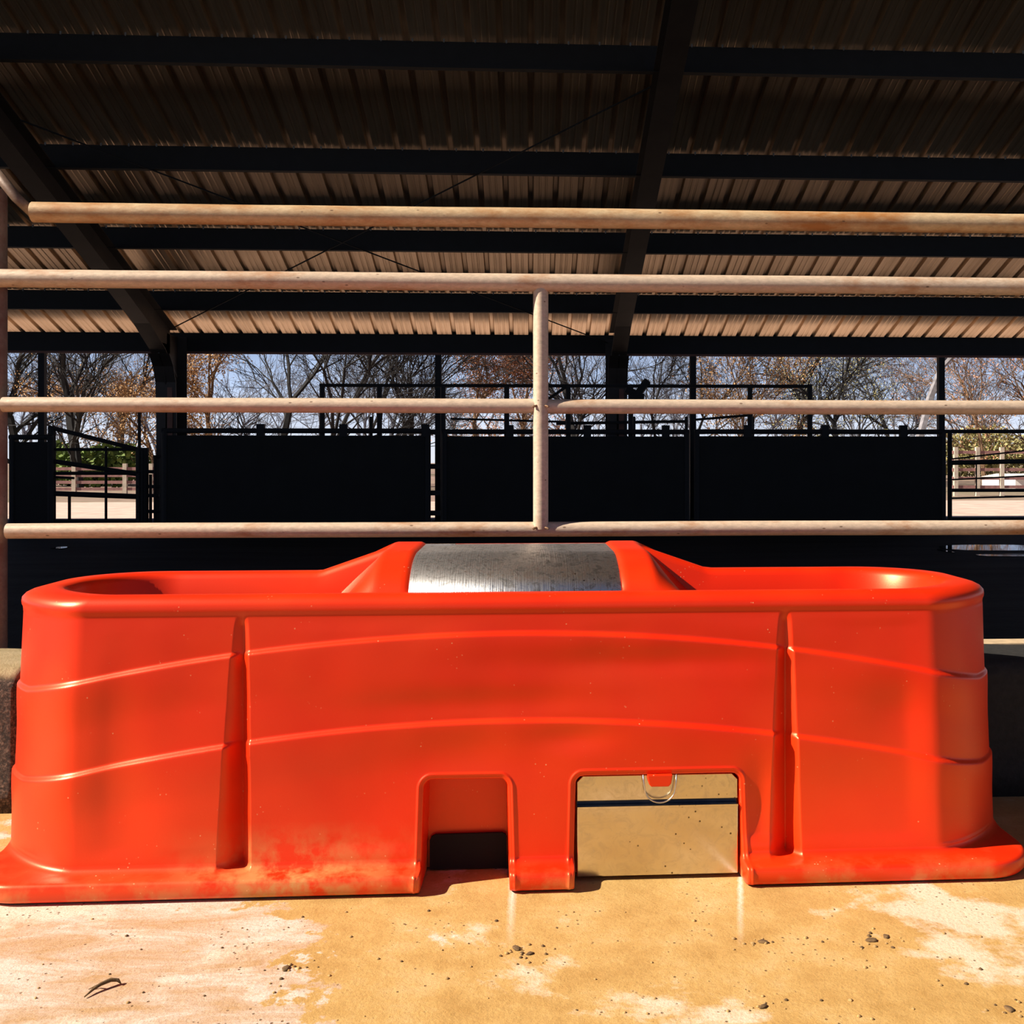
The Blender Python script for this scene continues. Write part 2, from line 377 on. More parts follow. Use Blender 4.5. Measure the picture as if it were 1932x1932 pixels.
MB().box(XL, XR, -0.05, 0.05, -0.10, 0.13).box(XL, XR, -0.05, 0.12, -0.125, -0.10).build('web', M_black, eave)
MB().box(XL, XR, -0.075, -0.05, -0.155, -0.125).build('lip', M_colstrip, eave)
zc = rz_(14.99)-pz(14.62); MB().box(XL, XR, 0.375, 0.385, zc-0.05, zc+0.06).build('closure_strip', M_black, eave)

# rafters with haunched columns
def rafter_at(px, label):
    X = at(px, 700, 14.25).x
    root = rooted('portal_frame', (X, 14.25, 0), label, 'steel frame', 'steel frames carrying the roof')
    yA, yB = 3.1, 14.2; dA, dB = 0.30, 0.30; g = 0.008
    def sl(y): return pz(y)-0.006
    kn = [(14.2, 0.46), (13.6, 0.50), (13.0, 0.46), (12.2, 0.38), (11.0, 0.32), (yA, 0.30)]
    kn = [(14.2, 0.62), (13.75, 0.44), (13.2, 0.36), (12.2, 0.33), (11.0, 0.31), (yA, 0.30)]
    web = [(yA, sl(yA)), (yB, sl(yB))]+[(y, sl(y)-d) for y, d in kn]
    mb = MB().prism(web, 0, X-g, X+g); build_at(mb, 'rafter_web', M_frame, root)
    mb = MB(); ft = 0.012; fw = 0.10
    mb.prism([(yA, sl(yA)), (yB, sl(yB)), (yB, sl(yB)-ft), (yA, sl(yA)-ft)], 0, X-fw, X+fw)
    lo = [(y, sl(y)-d) for y, d in kn]; mb.prism(lo+[(y, z-ft) for y, z in reversed(lo)], 0, X-fw, X+fw)
    build_at(mb, 'rafter_flange', M_frame, root)
    # column
    top = sl(14.4)
    mb = MB().box(X-g, X+g, 14.08, 14.5, 0, top); build_at(mb, 'column_web', M_frame, root)
    cur = [(14.08, 0), (14.08, 1.45), (14.05, 1.85), (13.96, 2.05), (13.8, 2.2)]
    mb = MB().prism(cur+[(y+0.014, z) for y, z in reversed(cur)], 0, X-0.13, X+0.13)
    mb.box(X-0.13, X+0.13, 14.5, 14.512, 0, top); build_at(mb, 'column_flange', M_frame, root)
    mb = MB().prism([(13.8, 2.2), (13.96, 2.05), (14.08, 1.75), (14.2, 1.75), (14.2, 2.35), (13.8, 2.35)], 0, X-g, X+g); build_at(mb, 'haunch_plate', M_frame, root)
    mb = MB().box(X+0.02, X+0.085, 14.055, 14.075, 0.9, 2.0); build_at(mb, 'stiffener', M_colstrip, root)
    return X
X1 = rafter_at(322, 'left steel frame whose rafter slants down to the haunched column')
X2 = rafter_at(1163, 'steel frame right of the middle, rafter and column behind the fence post')
X3 = X2+(X2-X1)
# bracing rods between the frames
def rod(p0, p1, label):
    c = (p0+p1)/2; r = rooted('bracing_rod', c, label, 'rod', 'bracing rods under the roof'); build_at(MB().tube([p0, p1], 0.008, 6), 'rod', M_black, r)
def under(x, Y, d=0.02): return Vector((x, Y, pz(Y)-d))
rod(under(X2-0.1, 9.3), under(X1+0.1, 14.1), 'thin dark bracing rod rising to the right under the roof')
rod(under(X1+0.1, 9.9), under(X2-0.1, 14.5), 'thin dark bracing rod falling to the right under the roof')

# slim eave posts
for px, lab in ((80, 'slim dark eave post at far left against the sky'), (827, 'slim dark eave post at the gap between the dark panels'),
                (1307, 'slim dark eave post right of the middle against the sky'), (1775, 'slim dark eave post at the right end of the long dark panel')):
    X = at(px, 700, 14.6).x
    r = rooted('eave_post', (X, 14.6, 0), lab, 'post', 'slim posts under the far eave')
    MB().box(-0.042, 0.042, -0.042, 0.042, 0, pz(14.6)-0.126).build('shaft', M_black, r)
    MB().box(-0.08, 0.08, -0.08, 0.08, 0, 0.012).build('base_plate', M_black, r)

# ------------------------------------------------------------------ solid dark pen panels and far pens
def pen_panel(x0, x1, ytop, Y, label, gap=True, spacers=()):
    a = at(x0, ytop, Y); b2 = at(x1, ytop, Y); zt = (a.z+b2.z)/2
    r = rooted('pen_panel', ((a.x+b2.x)/2, Y, 0), label, 'pen panel', 'solid dark pen panels')
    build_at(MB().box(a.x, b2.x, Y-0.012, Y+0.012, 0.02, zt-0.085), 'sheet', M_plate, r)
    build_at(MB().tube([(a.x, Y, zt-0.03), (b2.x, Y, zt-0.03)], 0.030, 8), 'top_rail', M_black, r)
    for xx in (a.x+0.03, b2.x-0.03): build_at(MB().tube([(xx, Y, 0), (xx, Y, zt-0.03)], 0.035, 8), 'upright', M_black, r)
    for s in spacers:
        X = at(s, ytop, Y).x; build_at(MB().box(X-0.045, X+0.045, Y-0.03, Y+0.03, zt-0.10, zt+0.05), 'bracket', M_black, r)
pen_panel(18, 100, 820, 12.6, 'short solid dark panel at far left beside the slim post')
pen_panel(306, 812, 808, 12.6, 'solid dark pen panel between the left column and the bright gap', True, (492, 648, 803))
pen_panel(834, 1300, 810, 12.7, 'solid dark pen panel behind the fence post, left half of the long run', True, (962, 1108, 1256))
pen_panel(1310, 1784, 810, 12.7, 'solid dark pen panel at right, ending at the gate opening', True, (1410, 1556, 1704))
# latch remains in the bright gap
g = rooted('gate_latch', at(820, 905, 12.65), 'small dark latch bars crossing the bright gap between panels', 'latch')
for yy in (815, 880, 930, 968):
    p = at(820, yy, 12.65); build_at(MB().box(p.x-0.07, p.x+0.07, 12.64, 12.66, p.z-0.03, p.z+0.03), 'bar', M_black, g)

# raised pipe frame over the alley
Y = 13.3; r = rooted('overhead_pipe_frame', (at(1066, 0, Y).x, Y, 0), 'long dark rectangular pipe frame standing above the dark panels', 'pipe frame')
def seg(p0, p1, Y, rad, nm, r, mat=M_black, n=8):
    a = at(p0[0], p0[1], Y); b2 = at(p1[0], p1[1], Y); return build_at(MB().tube([a, b2], rad, n), nm, mat, r)
seg((603, 727), (1532, 729), Y, 0.022, 'top_rail', r)
for px in (608, 716, 836, 956, 1072, 1190, 1415, 1528): 
    a = at(px, 728, Y); build_at(MB().tube([(a.x, Y, 0), a], 0.033, 8), 'upright', M_black, r)
seg((1030, 756), (1068, 730), Y, 0.018, 'brace', r)
for (a_, b_) in (((1180, 735), (1200, 744)), ((1200, 748), (1222, 718)), ((1186, 748), (1215, 750))): seg(a_, b_, Y, 0.05, 'hinge_arm', r)
r = rooted('chute_fence', (at(1180, 0, 13.7).x, 13.7, 0), 'low dark pipe rails just above the long dark panel', 'fence')
for (p0, p1, q) in (((850, 790), (1068, 796), .014), ((1050, 799), (1295, 795), .02), ((1310, 792), (1420, 783), .016)): seg(p0, p1, 13.7, q, 'rail', r)
for px in (1196, 1295, 700, 1420):
    a = at(px, 786, 13.7); build_at(MB().tube([(a.x, 13.7, 0), a], 0.022, 8), 'upright', M_black, r)
# left slanted gate
Y = 13.9; r = rooted('pipe_gate', (at(180, 0, Y).x, Y, 0), 'dark pipe gate with slanting rails in the left opening', 'gate')
for p0, p1, q in (((92, 806), (276, 852), .028), ((100, 848), (262, 848), .020), ((100, 870), (262, 895), .030), ((100, 893), (258, 893), .022), ((100, 900), (140, 902), .016), ((100, 931), (262, 937), .034), ((98, 984), (262, 984), .030)):
    seg(p0, p1, Y, q, 'rail', r)
for px, yt, q in ((98, 808, .05), (200, 842, .018), (262, 848, .04), (131, 935, .02)):
    a = at(px, yt, Y); build_at(MB().tube([(a.x, Y, 0), a], q, 8), 'upright', M_black, r)
r = rooted('sorting_gate', (at(285, 0, 13.5).x, 13.5, 0), 'narrow dark gate of close uprights left of the haunched column', 'gate')
for px, yt, q in ((263, 775, .02), (276, 848, .03), (270, 850, .03), (293, 862, .022), (308, 862, .04), (284, 895, .02)):
    a = at(px, yt, 13.5); build_at(MB().tube([(a.x, 13.5, 0), a], q, 8), 'upright', M_black, r)
for y_, x0_, x1_ in ((848, 262, 280), (862, 290, 310), (890, 258, 292), (918, 258, 310), (935, 262, 300), (965, 258, 310)): seg((x0_, y_), (x1_, y_), 13.5, .022, 'rail', r)
# right pipe gate
Y = 13.2; r = rooted('tube_gate', (at(1870, 0, Y).x, Y, 0), 'dark tube gate with many rails in the right opening', 'gate')
for p0, p1, q in (((1784, 814), (2040, 814), .024), ((1795, 873), (2040, 868), .030), ((1795, 866), (2040, 838), .010), ((1795, 905), (2040, 893), .010), ((1795, 925), (2040, 925), .022), ((1795, 940), (2040, 934), .012), ((1795, 979), (2040, 979), .018)):
    seg(p0, p1, Y, q, 'rail', r)
for px, yt, q in ((1792, 812, .030), (2040, 812, .03)):
    a = at(px, yt, Y); build_at(MB().tube([(a.x, Y, 0), a], q, 8), 'upright', M_black, r)
a = at(1842, 873, Y+0.02); b2 = at(1842, 925, Y+0.02); build_at(MB().tube([a, b2], .009, 6), 'upright', M_black, r)

# puddles on the barn floor
def puddle(px, py, w, d, label, seed):
    rr = random.Random(seed); t = EYE*F/(py-PY); a = (px-PX)/F; cx, cy = (cs*a+sn)*t, (cs-sn*a)*t
    n = 40; top = []; 
    for i in range(n):
        an = 2*PI*i/n; k = 1+0.16*noise.noise((math.cos(an)*1.5+seed, math.sin(an)*1.5, seed))
        sx = math.copysign(abs(math.cos(an))**0.6, math.cos(an)); sy = math.copysign(abs(math.sin(an))**0.8, math.sin(an))
        top.append((sx*w/2*k, sy*d/2*k))
    o = MB().prism(top, 2, -0.002, 0.004).build('puddle', M_water); o.location = (cx, cy, 0.001)
    tag(o, label, 'puddle', 'puddles on the barn floor')
puddle(1875, 1034, 1.0, 0.62, 'bright puddle behind the right end of the trough, larger and farther', 1)
puddle(1900, 1048, 0.55, 0.22, 'thin bright puddle just in front of the larger one at right', 2)
puddle(1784, 1040, 0.06, 0.35, 'tiny bright puddle left of the two larger ones at right', 3)
puddle(114, 1034, 0.14, 0.22, 'tiny bright puddle at far left under the lowest fence rail', 4)

# ------------------------------------------------------------------ concrete curb
M_curb_shade = simple('curb_painted_shade', (0.012, 0.011, 0.010), 0.8, 0, 0.4, 60, 0.5, 0.006)  # trough's cast shadow put into the right curb's colour
M_curb_lit = simple('curb_painted_sun', (0.45, 0.33, 0.20), 0.9, 0, 0.25, 30)  # painted strip for the sunlit back edge of the curb top
def curb(x0, x1, label, mat, sun_strip=None):
    bm = bmesh.new(); nx = max(2, int((x1-x0)/0.02)); vs = []; fs = []
    pr = [(2.63, 0), (2.628, 0.06), (2.63, 0.12), (2.632, 0.18), (2.634, 0.24), (2.637, 0.30), (2.645, 0.332), (2.665, 0.345), (2.75, 0.346), (2.85, 0.345), (2.94, 0.343), (2.955, 0.33), (2.96, 0.0)]
    for i in range(nx+1):
        x = x0+(x1-x0)*i/nx
        for j, (y, z) in enumerate(pr):
            k = noise.noise((x*9, y*9, z*9))*0.012 if 0 < j < len(pr)-1 else 0
            vs.append((x, y+k*(1 if j < 7 else .3), z+k*0.4))
    m = len(pr)
    for i in range(nx):
        for j in range(m-1): fs.append((i*m+j, i*m+j+1, (i+1)*m+j+1, (i+1)*m+j))
        fs.append((i*m, (i+1)*m, (i+1)*m+m-1, i*m+m-1))
    fs.append(tuple(range(m))); fs.append(tuple(nx*m+j for j in reversed(range(m))))
    bm.free(); o = mesh_obj('concrete_curb', vs, fs, mat, smooth=True); tag(o, label, 'curb')
    if sun_strip: MB().box(x0, x1, 2.86, 2.935, 0.344, 0.3475).build('painted_sun_strip', sun_strip, o)
curb(-4.0, -1.24, 'rough dark aggregate concrete curb left of the trough', M_curb)
curb(1.03, 4.0, 'shaded concrete curb right of the trough', M_curb_shade, M_curb_lit)

# ------------------------------------------------------------------ pipe fence
FY = 3.0
def rz(py, y=FY): return at(966, py, y).z
fence = rooted('pipe_fence', (0, FY, 0), 'beige weathered welded pipe fence running behind the red trough', 'fence')
def wob(x0, x1, z, r, n=60, y=FY):
    pts = []; rad = []
    for i in range(n+1):
        x = x0+(x1-x0)*i/n; pts.append((x, y+0.002*noise.noise((x*2, z*5, 0)), z+0.002*noise.noise((x*1.3, z*7, 3)))); rad.append(r*(1+0.02*noise.noise((x*14, z, 1))))
    return pts, rad
xm = at(1020, 700, FY).x; xl = at(2, 700, FY).x
def rail(x0, x1, py, r, mat, y=FY):
    p, q = wob(x0, x1, rz(py, y), r, y=y); o = build_at(MB().tube(p, q, 20), 'rail', mat, fence, True); smooth_angle(o, 50); return o
rail(at(62, 402, FY-0.05).x, 3.4, 411, 0.0275, M_pipe_rust, FY-0.05)
rail(at(-6, 525, FY-0.03).x, 3.4, 532.5, 0.0250, M_pipe, FY-0.03)
rail(at(6, 766, FY-0.02).x, xm-0.006, 766, 0.0205, M_pipe, FY-0.02); rail(xm+0.008, 3.4, 767, 0.0205, M_pipe, FY-0.02)
rail(at(14, 1000, FY-0.02).x, 3.4, 998.5, 0.0210, M_pipe, FY-0.02)
def vpost(x, y, z0, z1, r, mat, nm='post'):
    o = build_at(MB().tube([(x, y, z0+(z1-z0)*i/20) for i in range(21)], [r]*21, 20), nm, mat, fence, True); smooth_angle(o, 50); return o
vpost(xm, FY-0.028, rz(998, FY-.02), rz(535, FY-.03), 0.0212, M_pipe)
vpost(xl-0.022, FY+0.012, 0, 1.60, 0.031, M_post)
vpost(3.3, FY+0.012, 0, 1.7, 0.031, M_post)
# weld beads and the sloping brace at the upper left
for (px, py) in ((1020, 537), (1020, 767), (1020, 997)):
    c0 = at(px, py, FY-0.045); vs = MB()
    pts = [c0+Vector((0.021*math.cos(a), 0.006-abs(math.cos(a))*0.010, 0.005*math.sin(a*1.0)-0.002)) for a in [PI*i/10 for i in range(11)]]
    build_at(vs.tube(pts, 0.0035, 6), 'weld_bead', M_weld, fence)
build_at(MB().tube([at(64, 404, FY-0.03), at(30, 372, FY-0.03), at(-30, 296, FY-0.03)], 0.014, 10), 'brace', M_post, fence, True)

# ------------------------------------------------------------------ the trough
TR = rooted('stock_waterer', (-0.027, 2.089, 0.003), 'large bright red moulded plastic livestock waterer on the concrete apron', 'livestock waterer')
TR.rotation_euler = (0, 0, math.radians(0.64))
A0, B0 = 1.072, 0.68
ZR = 0.578
def lerp(a, b, t): return a+(b-a)*t
def sstep(a, b, x):
    t = max(0, min(1, (x-a)/(b-a))); return t*t*(3-2*t)
# profile: (side offset, front offset, z, corner radius)
P = [(0.012, 0.012, 0.0, .10), (0.003, 0.003, 0.004, .11), (0.0, 0.0, 0.010, .11), (0.0, 0.0, 0.020, .11), (0.0, 0.0, 0.030, .11), (0.0012, 0.0025, 0.036, .11), (0.003, 0.008, 0.0385, .115), (0.006, 0.020, 0.040, .13), (0.008, 0.034, 0.041, .15), (0.007, 0.045, 0.042, .18), (0.005, 0.052, 0.045, .19), (0.005, 0.056, 0.051, .195)]
nb = 92; z0, z1 = 0.051, 0.535
for i in range(1, nb+1):
    t = i/nb; z = lerp(z0, z1, t); P.append((lerp(.005, .012, t), lerp(.056, .082, t), z, .195))
# rolled rim
P += [(.0115, .0815, .541, .195), (.010, .0795, .546, .195), (.0095, .079, .552, .195), (.0105, .080, .560, .195), (.017, .084, .568, .195), (.030, .091, .5745, .19), (.042, .101, ZR, .185), (.066, .117, ZR+.0005, .18), (.080, .131, ZR-.001, .175), (.088, .139, ZR-.006, .17), (.094, .145, ZR-.016, .165), (.100, .152, .53, .16), (.108, .162, .50, .15), (.118, .172, .46, .14), (.128, .184, .42, .13), (.145, .20, .385, .12), (.18, .235, .37, .10)]
# perimeter sampling, dense where the openings and grooves are
OPN = [(-0.190, -0.013, 0.214, 0.145), (0.115, 0.461, 0.217, 0.098)]   # u0, u1, top z, distance of the recess back from the front
GRV = [-0.560, 0.548]
us = set()
def addrange(a, b, n):
    for i in range(n+1): us.add(round(lerp(a, b, i/n), 5))
addrange(-0.8, 0.8, 150)
for u0, u1, _, _ in OPN:
    for e in (u0, u1): addrange(e-0.014, e+0.014, 22)
for g_ in GRV: addrange(g_-0.055, g_+0.055, 70)
us = sorted(us); us = [us[0]]+[b for a, b in zip(us, us[1:]) if b-a > 0.0004]
def corner(cx, cy, r, a0, k, NC=22):
    """quarter corner, flattened towards a chamfer by k"""
    out = []; p0 = Vector((math.cos(a0), math.sin(a0))); p1 = Vector((math.cos(a0+PI/2), math.sin(a0+PI/2)))
    for i in range(1, NC):
        t = i/NC; an = a0+PI/2*t; arc = Vector((math.cos(an), math.sin(an)))
        w = math.sin(PI*t)**0.5*k; s_ = math.sin(PI/2*t)/(math.sin(PI/2*t)+math.cos(PI/2*t))
        p = arc*(1-w)+(p0*(1-s_)+p1*s_)*w
        out.append((cx+p.x*r, cy+p.y*r, arc.x, arc.y, None))
    return out
def peri(so, fo, r):
    """one closed ring of the outline: front left-to-right, right end, back, left end"""
    a = A0-so; f0 = fo; f1 = B0-fo; pts = []; k = 0.42*sstep(.12, .19, r)
    xs = [lerp(-(a-r), -0.8, i/8) for i in range(8)]+us+[lerp(0.8, a-r, i/8) for i in range(1, 9)]
    for x in xs: pts.append((x, f0, 0, -1, x))
    pts += corner(a-r, f0+r, r, -PI/2, k)
    for i in range(9): y = lerp(f0+r, f1-r, i/8); pts.append((a, y, 1, 0, None))
    pts += corner(a-r, f1-r, r, 0, 0)
    for i in range(121): x = lerp(a-r, -(a-r), i/120); pts.append((x, f1, 0, 1, None))
    pts += corner(-(a-r), f1-r, r, PI/2, 0)
    for i in range(9): y = lerp(f1-r, f0+r, i/8); pts.append((-a, y, -1, 0, None))
    pts += corner(-(a-r), f0+r, r, PI, k)
    return pts
def tierline(u, k):
    return (0.498-0.118*u*u if k == 0 else 0.323-0.122*u*u)
def tier_off(u, z):
    """outward growth below each arched crease"""
    o = 0
    for k in (0, 1):
        L = tierline(min(1.0, abs(u)), k)
        o += 0.0095*(1-sstep(L-0.0035, L+0.0055, z))
        o -= 0.0050*(1-sstep(L-0.10, L-.005, z))      # the panel below hollows back
    return o
def rrect_sdf(u, z, u0, u1, zt, r):
    """inside negative; open towards the ground"""
    cx, hx = (u0+u1)/2, (u1-u0)/2; dx = abs(u-cx)-(hx-r); dz = z-(zt-r)
    return math.hypot(max(dx, 0), max(dz, 0))+min(max(dx, dz), 0)-r
def hole_disp(u, z, y):
    d = 0; 
    for (u0, u1, zt, dep) in OPN:
        # sides splay a little towards the foot
        k = 0.006*(zt-z)/zt
        s = rrect_sdf(u, z, u0-k, u1+k, zt, 0.022)
        if s < 0:
            q = -s
            if q < 0.006: t = q/0.006; d = max(d, 0.006*(1-math.sqrt(max(0, 1-t*t))))
            else: d = max(d, lerp(0.006, dep-y, min(1, (q-0.006)/0.0035)))
        elif s < 0.010: d -= 0.0022*(0.5+0.5*math.cos(PI*(s/0.005-1))) if s < 0.010 else 0   # raised bead round the opening
    return d
def groove(u, z):
    """weight and depth of the upright V grooves: shallow and narrow at the top, deep at the foot"""
    for g_ in GRV:
        if z > 0.545 or z < 0.041: continue
        t = (0.545-z)/0.50
        hl = lerp(0.012, 0.042, t**0.7); hr = lerp(0.010, 0.026, t**0.6); dep = lerp(0.004, 0.031, t**0.8)*(1-sstep(0.515, 0.545, z))
        x = u-g_-0.010
        if -hl < x < hr:
            f = (x+hl)/hl if x < 0 else 1-x/hr
            f = f*f*(3-2*f)*0.35+f*0.65
            return f, dep
    return 0, 0
DENTS = [(-0.78, 0.15, .07, .09, .0028), (-0.66, 0.15, .10, .08, -.004), (-.79, .33, .05, .12, .0022), (0.12, 0.29, .08, .03, .004), (-.10, .27, .12, .05, .0035), (0.82, .33, .10, .08, .005), (.80, .20, .14, .10, .0045), (-.25, .40, .20, .06, -.003), (-.30, .16, .10, .10, .004), (.50, .14, .03, .08, .005), (-.1, .36, .25, .03, .003), (.3, .44, .3, .03, .003), (-.62, .44, .12, .04, .002)]
def dents(u, z):
    d = 0
    for cu, cz, su, sz, k in DENTS:
        e = ((u-cu)/su)**2+((z-cz)/sz)**2
        if e < 6: d += 1.5*k*math.exp(-e)
    d += 0.0022*noise.noise((u*4, z*5, 2.3))+0.0008*noise.noise((u*11, z*12, 5.3))
    return d
# refine the profile around the opening tops
extra = []
Pz = [p for p in P]
newP = []
for i, p in enumerate(P):
    newP.append(p)
    if i+1 < len(P):
        q = P[i+1]
        if 0.19 < p[2] < 0.228 and q[2] > p[2] and p[1] < 0.09:
            for k in (1, 2, 3): newP.append(tuple(lerp(a, b, k/4) for a, b in zip(p, q)))
        elif 0.052 < p[2] < 0.53 and q[2] > p[2] and p[1] < 0.09:
            newP.append(tuple(lerp(a, b, 0.5) for a, b in zip(p, q)))
P = newP
vs = []; fs = []; R = None
for (so, fo, z, r) in P:
    ring = peri(so, fo, r); R = len(ring)
    outer = fo < 0.0835 and z < 0.548
    for (x, y, nx, ny, u) in ring:
        if 0.041 < z < 0.548 and outer:
            g_ = tier_off(x, z); y += ny*g_; x0_ = x; x += nx*g_*(0.6)
        if u is not None and outer:
            gf, gd = groove(u, z); yb = fo+gd; y = lerp(y, yb, min(1, gf*1.0)) if gf > 0 else y; d = hole_disp(u, z, y)
            if 0.06 < z < 0.53: d += dents(u, z)*(1-sstep(0.80, 0.872, abs(u)))*sstep(0.06, 0.09, z)*sstep(0.53, 0.50, z)
            y += d*(1-gf)
        elif outer and 0.06 < z < .53: 
            k = 0.0025*noise.noise((x*6, y*6, z*5)); x -= nx*k; y -= ny*k
        # the back rim climbs to the middle saddle
        if fo >= 0.078 and z > 0.53 and y > 0.45:
            q = 1-max(0, min(1, (abs(x+0.001)-0.295)/0.185)); w = sstep(0.53, 0.555, z) if fo < 0.13 else sstep(0.50, 0.56, z)
            z_ = z+0.064*q*w*sstep(0.45, 0.55, y)
        else: z_ = z
        vs.append((x, y, z_))
for i in range(len(P)-1):
    for j in range(R):
        j2 = (j+1) % R; fs.append((i*R+j, i*R+j2, (i+1)*R+j2, (i+1)*R+j))
fs.append(tuple((len(P)-1)*R+j for j in range(R)))
body = mesh_obj('body', vs, fs, M_red, TR, True)
smooth_angle(body, 48)

# hollow behind the left opening: black plate stands in for the darkness of the drain hole
u0, u1, zt, dep = OPN[0]
MB().prism([(u0+0.010, 0.0), (u0+0.010, 0.060), (u0+0.014, 0.068), (u0+0.022, 0.072), (u1-0.016, 0.073), (u1-0.008, 0.068), (u1-0.006, 0.0)], 1, 0.132, 0.1385).build('drain_darkness_stand_in', M_plate, TR)

# the raised saddle between the two drinking bowls
def saddle_z(v, q):
    # v 0 front inner rim .. 1 back rim
    w_ = 1-min(1, v/0.48); top = ZR-0.030+0.094*math.sqrt(max(0, 1-w_*w_))
    bowl = ZR-0.016 - 0.17*math.sin(min(1, v*1.0)*PI)**0.5
    return lerp(bowl, top, q)
vs = []; fs = []; NU, NV = 140, 40
uu = [lerp(-0.487, 0.485, i/NU) for i in range(NU+1)]
for u in uu:
    s = abs(u+0.001); q = 1-max(0, min(1, (s-0.295)/0.185)); rec = (1-sstep(0.226, 0.231, s))*0.010
    for j in range(NV+1):
        t = (j/NV)**1.6; y = lerp(0.138, 0.572, t)
        z = saddle_z(t, q)
        if q == 1.0: z -= rec*(1 if t > 0.02 else 0.3)
        vs.append((u, y, z))
for i in range(NU):
    for j in range(NV): k = i*(NV+1)+j; fs.append((k, k+1, k+NV+2, k+NV+1))
sad = mesh_obj('saddle', vs, fs, M_red, TR, True); smooth_angle(sad, 50)
m_ = sad.modifiers.new('t', 'SOLIDIFY'); m_.thickness = 0.006; m_.offset = -1

# stainless cover curving over the saddle
vs = []; fs = []; NV = 36
for (u, lift) in ((-0.226, 0.0), (-0.223, 0.003), (0.220, 0.003), (0.224, 0.0)):
    for j in range(NV+1):
        t = (j/NV)**1.6*0.97; y = lerp(0.138, 0.572, t); vs.append((u, y-lift, saddle_z(t, 1)-0.003+lift*0.8))
for i in range(3):
    for j in range(NV): k = i*(NV+1)+j; fs.append((k, k+1, k+NV+2, k+NV+1))
cov = mesh_obj('steel_cover', vs, fs, M_steel_top, TR, True); cov['label'] = 'scratched curved stainless steel cover on top'
m_ = cov.modifiers.new('t', 'SOLIDIFY'); m_.thickness = 0.002; m_.offset = 1
MB().box(-0.222, -0.15, 0.530, 0.541, ZR+0.060, ZR+0.067).build('cover_tab', M_steel, TR)['label'] = 'small bright steel tab'
# water in the bowls
wt = peri(0.118, 0.172, 0.14)
w_ = MB().prism([(p[0], p[1]) for p in wt], 2, 0.455, 0.462).build('water', M_water, TR)

# stainless access door in the right opening
u0, u1, zt, dep = OPN[1]; yd = 0.0600
def tp(pts, y0, y1, nm, mat, par):
    o = MB().prism(pts, 1, y0, y1).build(nm, mat, par); return o
zsplit = 0.150; tilt = 0.0
door = tp([(u0+.008, .006), (u1-.008, .006), (u1-.008, zsplit-.006), (u0+.008, zsplit-.006)], yd-.002, yd+.010, 'access_door', M_steel, TR); bevel(door, .0015, 2); door['label'] = 'mirror-like stainless steel door reflecting the ground'
tp([(u0+.0085, zsplit-.006), (u1-.0085, zsplit-.006), (u1-.0085, zsplit-.0015), (u0+.0085, zsplit-.0015)], yd-.006, yd+.010, 'door_lip', M_steel, door)
up = tp([(u0+.008, zsplit+.008), (u1-.008, zsplit+.008), (u1-.008, zt-.020), (u1-.020, zt-.008), (u0+.020, zt-.008), (u0+.008, zt-.020)], yd+.002, yd+.010, 'upper_plate', M_steel, TR); bevel(up, .001, 1)
tp([(u0+.008, zsplit-.008), (u1-.008, zsplit-.008), (u1-.008, zsplit+.010), (u0+.008, zsplit+.010)], yd+.012, yd+.014, 'recess', M_dark_slot, TR)
hu = 0.291
tab = tp([(hu-.026, zt-.004), (hu+.026, zt-.004), (hu+.023, zt-.022), (hu+.018, zt-.028), (hu-.018, zt-.028), (hu-.023, zt-.022)], yd-.014, yd-.003, 'latch_tab', M_red, TR); bevel(tab, .002, 2)
pts = [(hu-.034, yd-.010, zt-.004), (hu-.033, yd-.012, zt-.020)]+[(hu+.031*math.cos(PI+PI*i/14), yd-.013, zt-.032+.028*math.sin(PI+PI*i/14)) for i in range(15)]+[(hu+.033, yd-.012, zt-.020), (hu+.034, yd-.010, zt-.004)]
MB().tube(pts, 0.0016, 8).build('wire_pull', M_wire, TR, True)

# ------------------------------------------------------------------ debris on the concrete
def gpoint(px, py):
    t = EYE*F/(py-PY); a = (px-PX)/F; return Vector(((cs*a+sn)*t, (cs-sn*a)*t, 0))
def rockmesh(nm, r, seed, mat, flat=0.6):
    bm = bmesh.new(); bmesh.ops.create_icosphere(bm, subdivisions=2, radius=1)
    for v_ in bm.verts:
        k = 1+0.35*noise.noise(v_.co*1.6+Vector((seed, 0, 0))); v_.co = Vector((v_.co.x*k*r, v_.co.y*k*r, max(-.25*r, v_.co.z*k*r*flat)))
    me = bpy.data.meshes.new(nm); bm.to_mesh(me); bm.free(); me.materials.append(mat)
    for p in me.polygons: p.use_smooth = True
    return me
# curled dry stalk with crumbs
r = rooted('dry_twig', gpoint(200, 1866), 'small dark curled twig lying on the pale concrete at lower left', 'twig')
pts = [(-.022, -.030, .003), (-.016, -.014, .006), (-.008, -.002, .009), (.004, .010, .010), (.014, .014, .007), (.020, .010, .003)]
MB().tube(pts, [.001, .0022, .003, .0034, .0028, .001], 7).build('stem', M_dung, r, True)
MB().tube([(-.008, -.002, .008), (-.016, .002, .005), (-.026, -.004, .002)], [.002, .0014, .0008], 6).build('side_stem', M_dung, r, True)
big = [(540, 1828), (975, 1790), (1000, 1800), (1645, 1775), (1672, 1768), (1440, 1778), (1905, 1905), (1440, 1900)]
clod_me = [rockmesh('clod', 0.008, s, M_dung) for s in range(3)]
rr = random.Random(3)
for i, (px, py) in enumerate(big):
    o = bpy.data.objects.new('mud_clod', clod_me[i % 3]); C.objects.link(o); o.location = gpoint(px, py)+Vector((0, 0, .001)); o.rotation_euler = (0, 0, rr.uniform(0, 6)); s_ = rr.uniform(.7, 1.2); o.scale = (s_*1.3, s_*.8, s_*.7)
    tag(o, 'small dark dried mud clod on the sunlit concrete', 'mud clod', 'mud clods on the concrete')
